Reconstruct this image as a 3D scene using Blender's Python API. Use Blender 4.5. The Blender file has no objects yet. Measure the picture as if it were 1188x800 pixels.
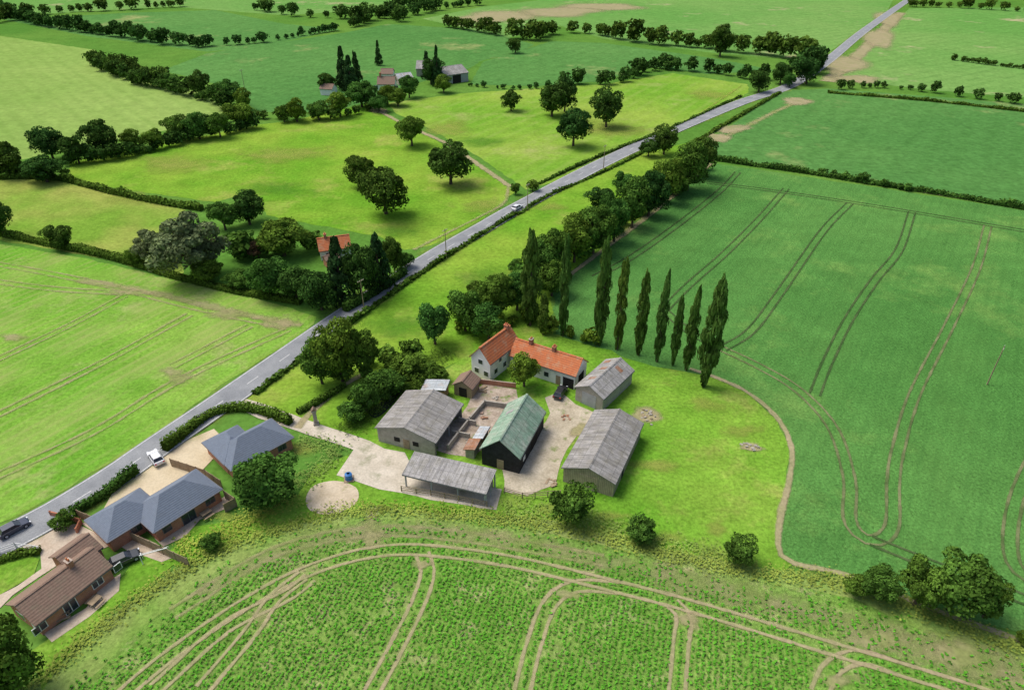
import bpy, math, random, bmesh
import numpy as np
from mathutils import Vector, Matrix
random.seed(7); rng=np.random.default_rng(7)
sc=bpy.context.scene
# ---------------- survey: photograph -> ground plane -----------------
H=80.0; TH=math.radians(32.8); F=800.0; ST,CT=math.sin(TH),math.cos(TH)
def U(p,z=0.0):
    u=(p[0]-594)/F; v=(p[1]-400)/F
    t=(H-z)/(ST+v*CT)
    return np.array([u*t,(CT-v*ST)*t])
def scale_at(y): return (y+118)*CT/H
def dep(y): return TH+math.atan((y-400)/F)
def link(o): sc.collection.objects.link(o); return o
# ---------------- node helpers -----------------
class NT:
    def __init__(s,name,rough=0.95,spec=0.1,diff=False):
        s.m=bpy.data.materials.new(name); s.m.use_nodes=True
        s.t=s.m.node_tree; s.t.nodes.clear()
        s.out=s.n('ShaderNodeOutputMaterial')
        if diff:
            s.b=s.n('ShaderNodeBsdfDiffuse'); s.ci='Color'
        else:
            s.b=s.n('ShaderNodeBsdfPrincipled'); s.ci='Base Color'
            s.b.inputs['Roughness'].default_value=rough; s.b.inputs['Specular IOR Level'].default_value=spec
        s.l(s.b.outputs[0],s.out.inputs[0])
        s._pos=None; s._obj=None
    def n(s,t,**k):
        nd=s.t.nodes.new(t)
        for a,b in k.items(): setattr(nd,a,b)
        return nd
    def l(s,a,b): s.t.links.new(a,b)
    def pos(s):
        if not s._pos: s._pos=s.n('ShaderNodeNewGeometry').outputs['Position']
        return s._pos
    def obj(s):
        if not s._obj: s._obj=s.n('ShaderNodeTexCoord').outputs['Object']
        return s._obj
    def mapp(s,vec,rot=0,sc=(1,1,1)):
        m=s.n('ShaderNodeMapping'); m.inputs['Rotation'].default_value=(0,0,rot); m.inputs['Scale'].default_value=sc
        s.l(vec,m.inputs[0]); return m.outputs[0]
    def noise(s,vec,scale,detail=3,rough=0.55):
        n=s.n('ShaderNodeTexNoise'); n.inputs['Scale'].default_value=scale; n.inputs['Detail'].default_value=detail; n.inputs['Roughness'].default_value=rough
        s.l(vec,n.inputs['Vector']); return n.outputs[0]
    def mr(s,x,a,b,c=0,d=1,smooth=False):
        n=s.n('ShaderNodeMapRange'); 
        if smooth: n.interpolation_type='SMOOTHSTEP'
        s.l(x,n.inputs[0])
        for i,v in zip((1,2,3,4),(a,b,c,d)): n.inputs[i].default_value=v
        return n.outputs[0]
    def mix(s,f,a,b,mode='MIX'):
        n=s.n('ShaderNodeMix',data_type='RGBA',blend_type=mode)
        for v,i in ((f,0),(a,6),(b,7)):
            if isinstance(v,(int,float)): n.inputs[i].default_value=v
            elif isinstance(v,(tuple,list)): n.inputs[i].default_value=(v[0],v[1],v[2],1)
            else: s.l(v,n.inputs[i])
        return n.outputs[2]
    def math(s,op,a,b=0.0):
        n=s.n('ShaderNodeMath',operation=op)
        for v,i in ((a,0),(b,1)):
            if isinstance(v,(int,float)): n.inputs[i].default_value=v
            else: s.l(v,n.inputs[i])
        return n.outputs[0]
    def comb(s,x):
        n=s.n('ShaderNodeCombineColor'); 
        for i in range(3): s.l(x,n.inputs[i])
        return n.outputs[0]
    def vary(s,col,vec,scale,lo,hi,detail=2):
        x=s.mr(s.noise(vec,scale,detail,0.7),0.28,0.72,lo,hi)
        return s.mix(1.0,col,s.comb(x),'MULTIPLY')
    def bump(s,h,strength=0.3,dist=0.1):
        b=s.n('ShaderNodeBump'); b.inputs['Strength'].default_value=strength; b.inputs['Distance'].default_value=dist
        s.l(h,b.inputs['Height']); s.l(b.outputs[0],s.b.inputs['Normal'])
    def col(s,c):
        if isinstance(c,(tuple,list)): s.b.inputs[s.ci].default_value=(c[0],c[1],c[2],1)
        else: s.l(c,s.b.inputs[s.ci])
        return s.m
def plain(name,c,rough=0.8,spec=0.2,var=0.15,sc_=1.5,metal=0):
    t=NT(name,rough,spec); t.b.inputs['Metallic'].default_value=metal
    return t.col(t.vary(c,t.obj(),sc_,1-var,1+var,3))
def field_mat(name,c1,c2,big=0.02,fine=1.2,famp=0.25,rows=None,patch=None,bump=0.5,midamp=0.15):
    t=NT(name,diff=True); p=t.pos()
    c=t.mix(t.mr(t.noise(p,big,3,0.6),0.38,0.62),c1,c2)
    if patch:
        pc,lo,hi,ps=patch
        c=t.mix(t.mr(t.noise(p,ps,5,0.7),lo,hi),c,pc)
    c=t.vary(c,p,0.15,1-midamp,1+midamp,3)
    c=t.vary(c,p,fine,1-famp,1+famp,3)
    if rows:
        for (ang,per,st,rc) in rows:
            w=t.n('ShaderNodeTexWave'); w.inputs['Scale'].default_value=0.314/per; w.inputs['Distortion'].default_value=0.5; w.inputs['Detail'].default_value=1; w.inputs['Detail Scale'].default_value=0.4
            t.l(t.mapp(p,math.radians(ang)),w.inputs[0])
            f=t.math('MULTIPLY',t.mr(w.outputs[1],0.5,1.0,0,st),t.mr(t.noise(p,0.08,3),0.38,0.62,0.1,1))
            c=t.mix(f,c,rc)
    if bump: t.bump(t.noise(p,1.8,2,0.7),bump,0.25)
    return t.col(c)
def decal_mat(name,c1,c2,gain=1.0,nk=0.6,ns=0.6,lo=0.25,hi=0.6,big=0.0):
    t=NT(name,diff=True); p=t.pos()
    c=t.vary(t.mix(t.mr(t.noise(p,0.2,2),0.35,0.65),c1,c2),p,1.8,0.8,1.2,2)
    t.col(c)
    at=t.n('ShaderNodeAttribute',attribute_name='edge').outputs['Fac']
    a=t.math('ADD',at,t.math('MULTIPLY',t.math('SUBTRACT',t.noise(p,ns,4,0.65),0.5),nk*2))
    if big: a=t.math('ADD',a,t.math('MULTIPLY',t.math('SUBTRACT',t.noise(p,0.06,2),0.5),big*2))
    a=t.mr(a,lo,hi,0,gain,True)
    a=t.math('MULTIPLY',a,t.mr(at,0,0.25,0,1))
    tr=t.n('ShaderNodeBsdfTransparent'); mx=t.n('ShaderNodeMixShader')
    t.l(a,mx.inputs[0]); t.l(tr.outputs[0],mx.inputs[1]); t.l(t.b.outputs[0],mx.inputs[2]); t.l(mx.outputs[0],t.out.inputs[0])
    return t.m
M={}
M['ground']=field_mat('grassland',(0.08,0.20,0.03),(0.12,0.24,0.04),0.01,0.8,bump=0)
M['wheat']=field_mat('wheat_crop',(0.070,0.195,0.042),(0.096,0.235,0.053),0.012,2.2,0.38,rows=[(34,2.4,0.28,(0.045,0.14,0.03)),(34,24,0.12,(0.14,0.28,0.065))],patch=((0.17,0.30,0.07),0.54,0.75,0.03),bump=0.9)
M['wheat_far']=field_mat('wheat_crop_far',(0.075,0.20,0.048),(0.105,0.24,0.06),0.006,0.5,0.25,rows=[(34,9,0.25,(0.05,0.15,0.03))],patch=((0.26,0.30,0.11),0.58,0.70,0.014),bump=0)
M['wheat_far2']=field_mat('barley_crop_far',(0.12,0.28,0.06),(0.17,0.31,0.08),0.006,0.5,0.22,rows=[(58,8,0.3,(0.08,0.20,0.04))],patch=((0.38,0.35,0.19),0.58,0.68,0.016),bump=0)
M['light_field']=field_mat('light_crop',(0.20,0.32,0.07),(0.25,0.36,0.09),0.008,0.5,0.15,rows=[(-40,7,0.35,(0.15,0.26,0.05))],bump=0)
M['pasture']=field_mat('pasture',(0.125,0.29,0.022),(0.22,0.34,0.04),0.022,1.0,0.28,patch=((0.31,0.33,0.08),0.54,0.72,0.03))
M['pasture2']=field_mat('pasture_bright',(0.15,0.31,0.03),(0.25,0.36,0.055),0.018,0.8,0.24,rows=[(30,6,0.35,(0.28,0.36,0.09))],patch=((0.33,0.35,0.12),0.55,0.75,0.03),bump=0)
M['paddock']=field_mat('dry_paddock',(0.16,0.29,0.035),(0.28,0.32,0.07),0.03,1.0,0.25)
M['lawn']=field_mat('farm_lawn',(0.115,0.285,0.022),(0.19,0.335,0.04),0.04,1.5,0.34,patch=((0.30,0.33,0.08),0.53,0.73,0.06),midamp=.2)
M['left_crop']=field_mat('beet_crop_left',(0.13,0.31,0.03),(0.21,0.36,0.055),0.025,1.5,0.32,rows=[(30,2.6,0.42,(0.33,0.36,0.12)),(30,22,0.45,(0.31,0.36,0.11))],patch=((0.37,0.35,0.16),0.53,0.69,0.035))
M['near_crop']=field_mat('beet_soil_and_weeds',(0.13,0.26,0.04),(0.19,0.29,0.065),0.05,1.4,0.4,patch=((0.33,0.31,0.15),0.54,0.72,0.22),bump=1.0)
M['rough']=field_mat('rough_grass',(0.15,0.28,0.045),(0.25,0.32,0.09),0.08,1.5,0.3)
M['soil']=decal_mat('bare_soil_track',(0.42,0.35,0.21),(0.34,0.32,0.16),0.8,0.35,0.5,0.2,0.7)
M['soil_soft']=decal_mat('bare_soil_thin',(0.38,0.34,0.18),(0.30,0.33,0.12),0.7,0.7,0.5,0.25,1.0,0.3)
M['headland']=decal_mat('worn_headland',(0.33,0.32,0.15),(0.24,0.31,0.09),0.55,0.8,0.45,0.2,1.1,0.35)
M['tram_dark']=decal_mat('crop_tramline',(0.05,0.10,0.03),(0.09,0.13,0.05),0.8,0.3,0.8,0.1,0.6)
M['tram_worn']=decal_mat('crop_tramline_worn',(0.22,0.23,0.11),(0.10,0.14,0.05),0.85,0.35,0.8,0.15,0.6)
M['yellow']=decal_mat('dry_grass',(0.32,0.35,0.08),(0.26,0.34,0.06),0.6,0.7,0.25,0.2,1.1,0.2)
M['dark_grass']=decal_mat('lush_grass',(0.08,0.24,0.02),(0.10,0.26,0.03),0.5,0.7,0.3,0.2,1.1,0.2)
t=NT('asphalt',0.85,0.25); c=t.mix(t.mr(t.noise(t.pos(),0.25,4),0.3,0.7),(0.20,0.21,0.22),(0.29,0.30,0.305)); M['asphalt']=t.col(t.vary(c,t.pos(),4,0.85,1.15)); 
t=NT('road_paint',0.6,0.3); M['paint']=t.col(t.vary((0.7,0.7,0.68),t.pos(),3,0.6,1.1))
def hard(name,c1,c2,s1=0.3,famp=0.15,patch=None):
    t=NT(name,diff=True); p=t.pos(); c=t.mix(t.mr(t.noise(p,s1,4,0.6),0.35,0.65),c1,c2)
    if patch: c=t.mix(t.mr(t.noise(p,patch[3],5,0.65),patch[1],patch[2]),c,patch[0])
    c=t.vary(c,p,3,1-famp,1+famp,3); return t.col(c)
M['concrete']=hard('concrete',(0.45,0.40,0.31),(0.60,0.54,0.44),0.25,0.16,((0.33,0.32,0.22),0.54,0.68,0.3))
M['gravel']=hard('cream_gravel',(0.54,0.45,0.30),(0.61,0.52,0.36),0.3,0.12)
M['yard']=hard('yard_gravel',(0.37,0.32,0.23),(0.52,0.46,0.35),0.25,0.22,((0.20,0.24,0.09),0.58,0.70,0.35))
M['rubble']=hard('yard_earth',(0.44,0.37,0.30),(0.30,0.24,0.18),0.6,0.3,((0.15,0.22,0.06),0.56,0.68,0.4))
M['sand']=hard('sand',(0.46,0.38,0.26),(0.60,0.51,0.38),0.35,0.14,((0.30,0.30,0.14),0.60,0.72,0.4))
M['pavers']=hard('patio_paving',(0.46,0.37,0.28),(0.54,0.46,0.36),0.6,0.15)
M['water']=plain('pond_water',(0.03,0.045,0.03),0.1,0.5)
# building mats (object coordinates: y along the ridge)
def sheet_roof(name,c1,c2,stain,moss=0.5,sw=1.0,sl=1.8,rough=0.8):
    t=NT(name,rough,0.2); o=t.obj()
    b=t.n('ShaderNodeTexBrick'); b.offset=0.0; b.inputs['Scale'].default_value=1; b.inputs['Brick Width'].default_value=sl; b.inputs['Row Height'].default_value=sw
    b.inputs['Mortar Size'].default_value=0.035; b.inputs['Color1'].default_value=(*c1,1); b.inputs['Color2'].default_value=(*c2,1)
    b.inputs['Mortar'].default_value=(c1[0]*.62,c1[1]*.62,c1[2]*.62,1); t.l(o,b.inputs[0])
    c=t.mix(t.mr(t.noise(o,0.5,5,0.7),0.46,0.66,0,moss),b.outputs[0],stain)
    st=t.noise(t.mapp(o,0,(0.25,2.2,1)),1.0,4); c=t.mix(1.0,c,t.comb(t.mr(st,0.3,0.7,0.72,1.2)),'MULTIPLY')
    w=t.n('ShaderNodeTexWave',bands_direction='Y'); w.inputs['Scale'].default_value=0.314/0.25; t.l(o,w.inputs[0]); t.bump(w.outputs[1],0.5,0.05)
    return t.col(t.vary(c,o,3,0.82,1.18))
M['fibre']=sheet_roof('fibre_cement_roof',(0.25,0.24,0.225),(0.33,0.315,0.295),(0.20,0.185,0.14),.7)
M['fibre2']=sheet_roof('fibre_cement_roof_light',(0.30,0.29,0.28),(0.38,0.365,0.345),(0.21,0.20,0.16),.7)
M['greenroof']=sheet_roof('green_sheet_roof',(0.21,0.33,0.23),(0.28,0.39,0.29),(0.38,0.41,0.33),0.85)
M['tin']=sheet_roof('tin_roof',(0.42,0.46,0.48),(0.50,0.53,0.54),(0.38,0.22,0.12),0.6)
M['rust']=sheet_roof('rusty_sheet',(0.36,0.17,0.09),(0.28,0.16,0.10),(0.40,0.36,0.32),0.6)
def tile_roof(name,c1,c2,stain,moss=0.5,row=0.34):
    t=NT(name,0.85,0.15); o=t.obj()
    w=t.n('ShaderNodeTexWave',bands_direction='X'); w.inputs['Scale'].default_value=0.314/row; t.l(o,w.inputs[0])
    c=t.mix(t.mr(t.noise(o,2.5,4,0.7),0.3,0.7),c1,c2)
    c=t.mix(t.mr(t.noise(o,0.6,5,0.7),0.5,0.66,0,moss),c,stain)
    c=t.mix(1.0,c,t.comb(t.mr(w.outputs[1],0,1,0.82,1.08)),'MULTIPLY'); t.bump(w.outputs[1],0.4,0.04)
    return t.col(c)
M['orange']=tile_roof('clay_pantiles',(0.60,0.19,0.07),(0.42,0.14,0.07),(0.47,0.32,0.20),0.65)
M['slate']=tile_roof('slate_tiles',(0.155,0.185,0.235),(0.20,0.235,0.29),(0.15,0.17,0.20),0.4,0.28)
M['brown']=tile_roof('brown_tiles',(0.21,0.14,0.105),(0.29,0.195,0.145),(0.20,0.18,0.12),0.5)
def brick_mat(name,c1,c2,mortar):
    t=NT(name,0.9,0.1); o=t.obj()
    s=t.n('ShaderNodeSeparateXYZ'); t.l(o,s.inputs[0]); cb=t.n('ShaderNodeCombineXYZ'); t.l(t.math('ADD',s.outputs[0],s.outputs[1]),cb.inputs[0]); t.l(s.outputs[2],cb.inputs[1])
    b=t.n('ShaderNodeTexBrick'); b.inputs['Scale'].default_value=1; b.inputs['Brick Width'].default_value=0.23; b.inputs['Row Height'].default_value=0.075; b.inputs['Mortar Size'].default_value=0.008
    b.inputs['Color1'].default_value=(*c1,1); b.inputs['Color2'].default_value=(*c2,1); b.inputs['Mortar'].default_value=(*mortar,1); t.l(cb.outputs[0],b.inputs[0])
    return t.col(t.vary(b.outputs[0],o,0.8,0.85,1.15))
M['brick']=brick_mat('red_brick',(0.48,0.18,0.09),(0.38,0.13,0.07),(0.4,0.33,0.27))
M['block']=plain('block_wall',(0.36,0.33,0.28),0.9,0.1,0.2)
M['white']=plain('white_render',(0.80,0.79,0.75),0.85,0.1,0.07,0.8)
t=NT('black_weatherboard',0.8,0.2); w=t.n('ShaderNodeTexWave',bands_direction='Z'); w.inputs['Scale'].default_value=0.314/0.22; t.l(t.obj(),w.inputs[0]); t.bump(w.outputs[1],0.6,0.04); M['black']=t.col(t.vary((0.022,0.022,0.024),t.obj(),1.0,0.7,1.5))
t=NT('timber_cladding',0.85,0.15); w=t.n('ShaderNodeTexWave',bands_direction='X'); w.inputs['Scale'].default_value=0.314/0.3; t.l(t.obj(),w.inputs[0]); M['tan']=t.col(t.mix(1.0,t.vary((0.36,0.31,0.21),t.obj(),1.0,0.8,1.2),t.comb(t.mr(w.outputs[1],0,1,0.75,1.1)),'MULTIPLY'))
M['steel']=plain('galvanised_steel',(0.33,0.34,0.35),0.5,0.4)
M['glass']=plain('window_glass',(0.03,0.035,0.045),0.08,0.6,0.3)
M['trim']=plain('white_trim',(0.74,0.74,0.72),0.5,0.3,0.04)
M['grey_trim']=plain('grey_trim',(0.12,0.12,0.13),0.5,0.3,0.04)
M['dark']=plain('painted_opening_shade',(0.03,0.028,0.026),0.9,0.05)  # flat dark panels on walls, shade inside openings put into the colour
M['wood']=plain('weathered_wood',(0.30,0.23,0.15),0.85,0.1,0.25)
M['bluep']=plain('blue_plastic',(0.03,0.16,0.42),0.5,0.4)
M['tyre']=plain('tyre_rubber',(0.02,0.02,0.02),0.9,0.1)
M['alloy']=plain('wheel_alloy',(0.4,0.4,0.42),0.35,0.5)
M['lampw']=plain('headlamp',(0.7,0.72,0.74),0.15,0.6); M['lampr']=plain('tail_lamp',(0.4,0.02,0.02),0.2,0.6)
t=NT('bark',diff=True); M['bark']=t.col(t.vary((0.11,0.085,0.06),t.obj(),6,0.6,1.3))
def leaf_mat(name,base,huev=0.3,tr=0.2):
    t=NT(name,diff=True)
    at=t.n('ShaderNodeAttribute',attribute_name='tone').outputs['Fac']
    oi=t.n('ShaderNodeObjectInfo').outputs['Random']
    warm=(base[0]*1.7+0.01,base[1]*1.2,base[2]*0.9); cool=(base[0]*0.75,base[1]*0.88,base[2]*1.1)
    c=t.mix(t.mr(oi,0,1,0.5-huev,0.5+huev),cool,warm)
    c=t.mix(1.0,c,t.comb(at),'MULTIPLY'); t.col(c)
    if tr:
        tl=t.n('ShaderNodeBsdfTranslucent'); t.l(c,tl.inputs[0]); mx=t.n('ShaderNodeMixShader'); mx.inputs[0].default_value=tr
        t.l(t.b.outputs[0],mx.inputs[1]); t.l(tl.outputs[0],mx.inputs[2]); t.l(mx.outputs[0],t.out.inputs[0])
    return t.m
M['leaf']=leaf_mat('broadleaf_foliage',(0.072,0.17,0.026),0.45); M['leaf_pop']=leaf_mat('poplar_foliage',(0.08,0.175,0.034))
M['leaf_dark']=leaf_mat('oak_foliage',(0.044,0.112,0.021),0.4); M['leaf_grey']=leaf_mat('willow_foliage',(0.115,0.18,0.08),0.1)
M['leaf_con']=leaf_mat('conifer_foliage',(0.03,0.085,0.026),0.2); M['leaf_hedge']=leaf_mat('hedge_foliage',(0.065,0.155,0.024),0.3)
M['straw']=leaf_mat('tall_grass_blades',(0.19,0.31,0.06),0.3,0); M['leaf_red']=leaf_mat('copper_foliage',(0.10,0.075,0.04),0.1)
M['beet']=leaf_mat('beet_leaves',(0.068,0.275,0.024),0.05,0)
# ---------------- mesh helpers -----------------
def mesh_np(name,V,Fq,mats,mi=None,attr=None,smooth=False):
    me=bpy.data.meshes.new(name); V=np.asarray(V,dtype=np.float32); Fq=np.asarray(Fq,dtype=np.int32); m,k=Fq.shape
    me.vertices.add(len(V)); me.vertices.foreach_set('co',V.ravel()); me.loops.add(m*k); me.loops.foreach_set('vertex_index',Fq.ravel())
    me.polygons.add(m); me.polygons.foreach_set('loop_start',np.arange(0,m*k,k,dtype=np.int32)); me.polygons.foreach_set('loop_total',np.full(m,k,dtype=np.int32))
    if mi is not None: me.polygons.foreach_set('material_index',np.asarray(mi,dtype=np.int32))
    for x in mats: me.materials.append(x)
    me.update(calc_edges=True)
    if attr:
        for nm,arr in attr.items():
            a=me.attributes.new(nm,'FLOAT','POINT'); a.data.foreach_set('value',np.asarray(arr,dtype=np.float32))
    return me
def smooth(pts,n=8,closed=False):
    P=[np.array(p,float) for p in pts]; out=[]
    N=len(P); rngi=range(N if closed else N-1)
    for i in rngi:
        p0=P[(i-1)%N] if closed or i>0 else P[0]*2-P[1]
        p1=P[i]; p2=P[(i+1)%N]; p3=P[(i+2)%N] if closed or i+2<N else P[-1]*2-P[-2]
        for k in range(n):
            t=k/n; out.append(0.5*((2*p1)+(-p0+p2)*t+(2*p0-5*p1+4*p2-p3)*t*t+(-p0+3*p1-3*p2+p3)*t**3))
    if not closed: out.append(P[-1])
    return np.array(out)
def resample(L,step):
    L=np.asarray(L,float); d=np.r_[0,np.cumsum(np.linalg.norm(np.diff(L,axis=0),axis=1))]; n=max(2,int(d[-1]/step)+1)
    s=np.linspace(0,d[-1],n); return np.c_[np.interp(s,d,L[:,0]),np.interp(s,d,L[:,1])]
def normals(L):
    T=np.gradient(L,axis=0); T/=np.linalg.norm(T,axis=1)[:,None]+1e-9; return np.c_[-T[:,1],T[:,0]]
zf=[0.004]
def field(name,px,mat,jit=0.5,sm=False,z=None):
    W=[U(p) for p in px]
    if sm: W=smooth(W,6,True)
    out=[]
    for i in range(len(W)):
        a=np.array(W[i]); b=np.array(W[(i+1)%len(W)]); d=np.linalg.norm(b-a); n=max(1,min(60,int(d/2.5)))
        for k in range(n):
            p=a+(b-a)*k/n
            if jit: p=p+rng.normal(0,jit*min(1,d/6)*0.5,2)
            out.append(p)
    if z is None: z=zf[0]; zf[0]+=0.004
    me=bpy.data.meshes.new(name); me.from_pydata([(p[0],p[1],z) for p in out],[],[tuple(range(len(out)))]); me.materials.append(M[mat])
    o=link(bpy.data.objects.new(name,me))
    if me.polygons[0].normal.z<0: me.flip_normals()
    return o
dk=[0]
def dz():
    dk[0]+=1; return 0.13+0.004*(dk[0]%16)
def strip_w(name,L,w,mat,z=None,wv=0.0):
    N=normals(L); z=dz() if z is None else z; n=len(L)
    ww=np.full(n,w/2)*(1+wv*(rng.random(n)-0.5)); ww=ww[:,None]
    V=np.zeros((n*3,3)); V[0::3,:2]=L-N*ww; V[1::3,:2]=L; V[2::3,:2]=L+N*ww; V[:,2]=z
    e=np.tile([0,1,0],n).astype(float)
    F_=[]
    for i in range(n-1):
        a=i*3; F_+= [(a,a+3,a+4,a+1),(a+1,a+4,a+5,a+2)]
    F_=np.array(F_)[:,::-1]
    return V,F_,e
def strip(name,px,w,mat,step=2.0,z=None,wv=0.3,world=False):
    L=px if world else [U(p) for p in px]
    L=resample(smooth(L),step); V,F_,e=strip_w(name,L,w,mat,z,wv)
    return link(bpy.data.objects.new(name,mesh_np(name,V,F_,[M[mat]],attr={'edge':e})))
TRL=[]
def tram(px,mat='tram_dark',gap=1.9,w=0.75,name='tramlines'):
    L=resample(smooth([U(p) for p in px]),1.5); N=normals(L); z=dz()
    A=strip_w('',L+N*gap/2,w,mat,z,0.3); B=strip_w('',L-N*gap/2,w,mat,z,0.3)
    if mat!='tram_dark' and L[:,1].min()<75: TRL.append(resample(L+N*gap/2,.4)); TRL.append(resample(L-N*gap/2,.4))
    V=np.r_[A[0],B[0]]; F_=np.r_[A[1],B[1]+len(A[0])]; e=np.r_[A[2],B[2]]
    return link(bpy.data.objects.new(name,mesh_np(name,V,F_,[M[mat]],attr={'edge':e})))
def blob(name,x,y,rx,ry,mat):
    n=36; R=5; z=dz(); V=[(*U((x,y)),z)]; e=[1.0]; ph=rng.random(3)*6.28
    for j in range(1,R+1):
        for i in range(n):
            a=i/n*2*math.pi; k=j/R*(1+0.16*math.sin(2*a+ph[0])+0.1*math.sin(3*a+ph[1])+0.06*math.sin(5*a+ph[2]))
            V.append((*U((x+rx*k*math.cos(a),y-ry*k*math.sin(a))),z)); u=1-j/R; e.append(u*u*(3-2*u))
    me=bpy.data.meshes.new(name)
    fs=[(0,1+i,1+(i+1)%n) for i in range(n)]
    for j in range(R-1):
        b=1+j*n; fs+=[(b+i,b+n+i,b+n+(i+1)%n,b+(i+1)%n) for i in range(n)]
    me.from_pydata(V,[],fs); me.materials.append(M[mat]); at=me.attributes.new('edge','FLOAT','POINT'); at.data.foreach_set('value',e)
    return link(bpy.data.objects.new(name,me))
# ---------------- ground sheets -----------------
me=bpy.data.meshes.new('ground'); me.from_pydata([(-9000,-1500,0),(9000,-1500,0),(9000,15000,0),(-9000,15000,0)],[],[(0,1,2,3)]); me.materials.append(M['ground']); link(bpy.data.objects.new('ground',me))
BEET=[(60,815),(130,745),(190,695),(230,665),(320,622),(430,597),(640,614),(780,648),(900,676),(985,685),(1100,725),(1260,775),(1500,1100),(-100,1100)]
FD=[('field',[(-40,36),(110,58),(135,85),(235,108),(268,130),(200,150),(100,168),(-40,200)],'light_field'),
('field',[(0,22),(60,20),(150,15),(250,12),(330,28),(395,34),(300,55),(240,60),(100,42)],'wheat_far'),
('field',[(-60,-20),(1040,-40),(1040,-5),(700,-5),(500,0),(455,10),(330,18),(200,8),(60,16),(-60,12)],'wheat_far2'),
('field',[(188,82),(240,62),(400,38),(450,28),(560,35),(620,52),(600,62),(560,70),(540,82),(470,100),(440,115),(380,130),(300,130),(262,100)],'wheat_far'),
('field',[(490,22),(560,8),(700,-8),(1040,-8),(1030,12),(960,62),(935,70),(830,62),(700,45),(650,30),(590,44)],'wheat_far2'),
('field',[(560,72),(640,48),(700,50),(830,68),(900,82),(820,86),(760,78),(690,95),(620,100),(545,98)],'wheat_far'),
('field',[(-60,205),(60,208),(130,225),(215,243),(200,262),(215,325),(120,300),(-60,268)],'paddock'),
('pasture_field',[(80,188),(200,165),(300,145),(340,140),(430,120),(450,135),(510,165),(560,195),(598,222),(560,255),(500,285),(470,290),(440,275),(390,265),(310,250),(290,222),(250,235),(160,222),(78,210)],'pasture'),
('pasture_field',[(448,120),(540,108),(600,104),(700,98),(780,85),(868,98),(868,108),(820,135),(760,160),(640,212),(610,220),(560,185),(500,150),(460,132)],'pasture2'),
('crop_field',[(-200,250),(0,283),(100,300),(220,328),(330,355),(368,368),(355,385),(260,445),(170,510),(60,578),(-20,615),(-300,740)],'left_crop'),
('roadside_meadow',[(255,475),(330,420),(500,302),(610,235),(720,185),(800,165),(830,165),(820,185),(700,290),(640,330),(640,390),(560,400),(500,440),(440,520),(330,480)],'pasture'),
('wheat_field',[(645,395),(640,330),(700,288),(790,222),(832,190),(900,200),(1020,218),(1300,262),(1500,700),(1300,790),(1188,735),(1100,712),(985,665),(925,652),(905,642),(908,600),(918,560),(920,520),(903,486),(870,455),(828,436),(760,425)],'wheat'),
('wheat_field',[(812,170),(870,130),(910,105),(960,103),(1080,112),(1300,130),(1300,255),(1080,222),(1000,208),(870,188),(835,185)],'wheat_far'),
('wheat_field',[(955,92),(1010,55),(1055,10),(1300,8),(1300,122),(1080,105),(1000,95)],'wheat_far2'),
('farm_grass',[(190,648),(225,610),(300,600),(345,575),(365,540),(430,520),(500,440),(560,400),(645,388),(760,425),(828,438),(868,456),(901,487),(917,520),(914,560),(904,600),(902,642),(920,655),(900,668),(780,650),(640,615),(430,598),(300,625),(225,662)],'lawn'),
('beet_field',BEET,'near_crop'),
('rough_grass_strip',[(-200,1000),(20,810),(120,720),(215,655),(300,620),(430,588),(640,604),(780,640),(905,662),(985,668),(1100,716),(1300,770),(1300,800),(1180,768),(1060,728),(985,692),(890,676),(780,652),(640,618),(430,601),(325,628),(235,672),(140,750),(60,830),(-100,1000)],'rough'),
('garden_lawn',[(60,742),(120,700),(150,655),(175,640),(205,655),(140,700),(80,755),(50,800),(30,760)],'lawn'),
('garden_lawn',[(-20,700),(-20,648),(20,640),(47,648),(40,665),(0,690)],'lawn'),
('gravel_drive',[(130,573),(195,520),(248,498),(268,516),(250,530),(235,545),(250,556),(215,570),(165,590),(115,600)],'gravel'),
('house_drive',[(10,640),(60,600),(95,610),(135,630),(110,640),(75,650),(45,670),(15,690),(0,705),(-30,705),(20,680),(48,660),(46,640)],'pavers'),
('drive',[(95,607),(125,600),(180,630),(205,645),(188,652),(150,640)],'pavers'),
('patio',[(180,625),(262,575),(272,580),(262,590),(232,603),(215,622),(190,634)],'pavers'),
('patio',[(50,735),(100,705),(118,680),(140,665),(138,685),(105,715),(60,745)],'pavers'),
('farm_track',[(262,468),(280,461),(310,470),(350,485),(430,512),(470,535),(440,560),(430,528),(345,500),(300,485)],'concrete'),
('concrete_yard',[(390,551),(415,515),(470,525),(480,545),(582,568),(575,592),(500,580),(466,572),(440,568)],'concrete'),
('yard',[(585,545),(610,520),(640,480),(632,462),(650,455),(668,470),(690,480),(672,500),(650,535),(645,560),(610,575),(585,570)],'yard'),
('yard',[(500,520),(540,470),(560,445),(600,452),(600,470),(580,500),(550,530),(520,528)],'rubble'),
]
for nm,px,mt in FD: field(nm,px,mt,0.5 if mt not in('concrete','gravel','pavers') else 0.12)
field('sand_patch',[(355,578),(365,563),(390,558),(412,565),(416,578),(405,590),(380,597),(360,592)],'sand',0.5,True)
field('pond',[(425,470),(440,440),(465,430),(470,445),(455,470),(435,485)],'water',0.3,True)
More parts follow.
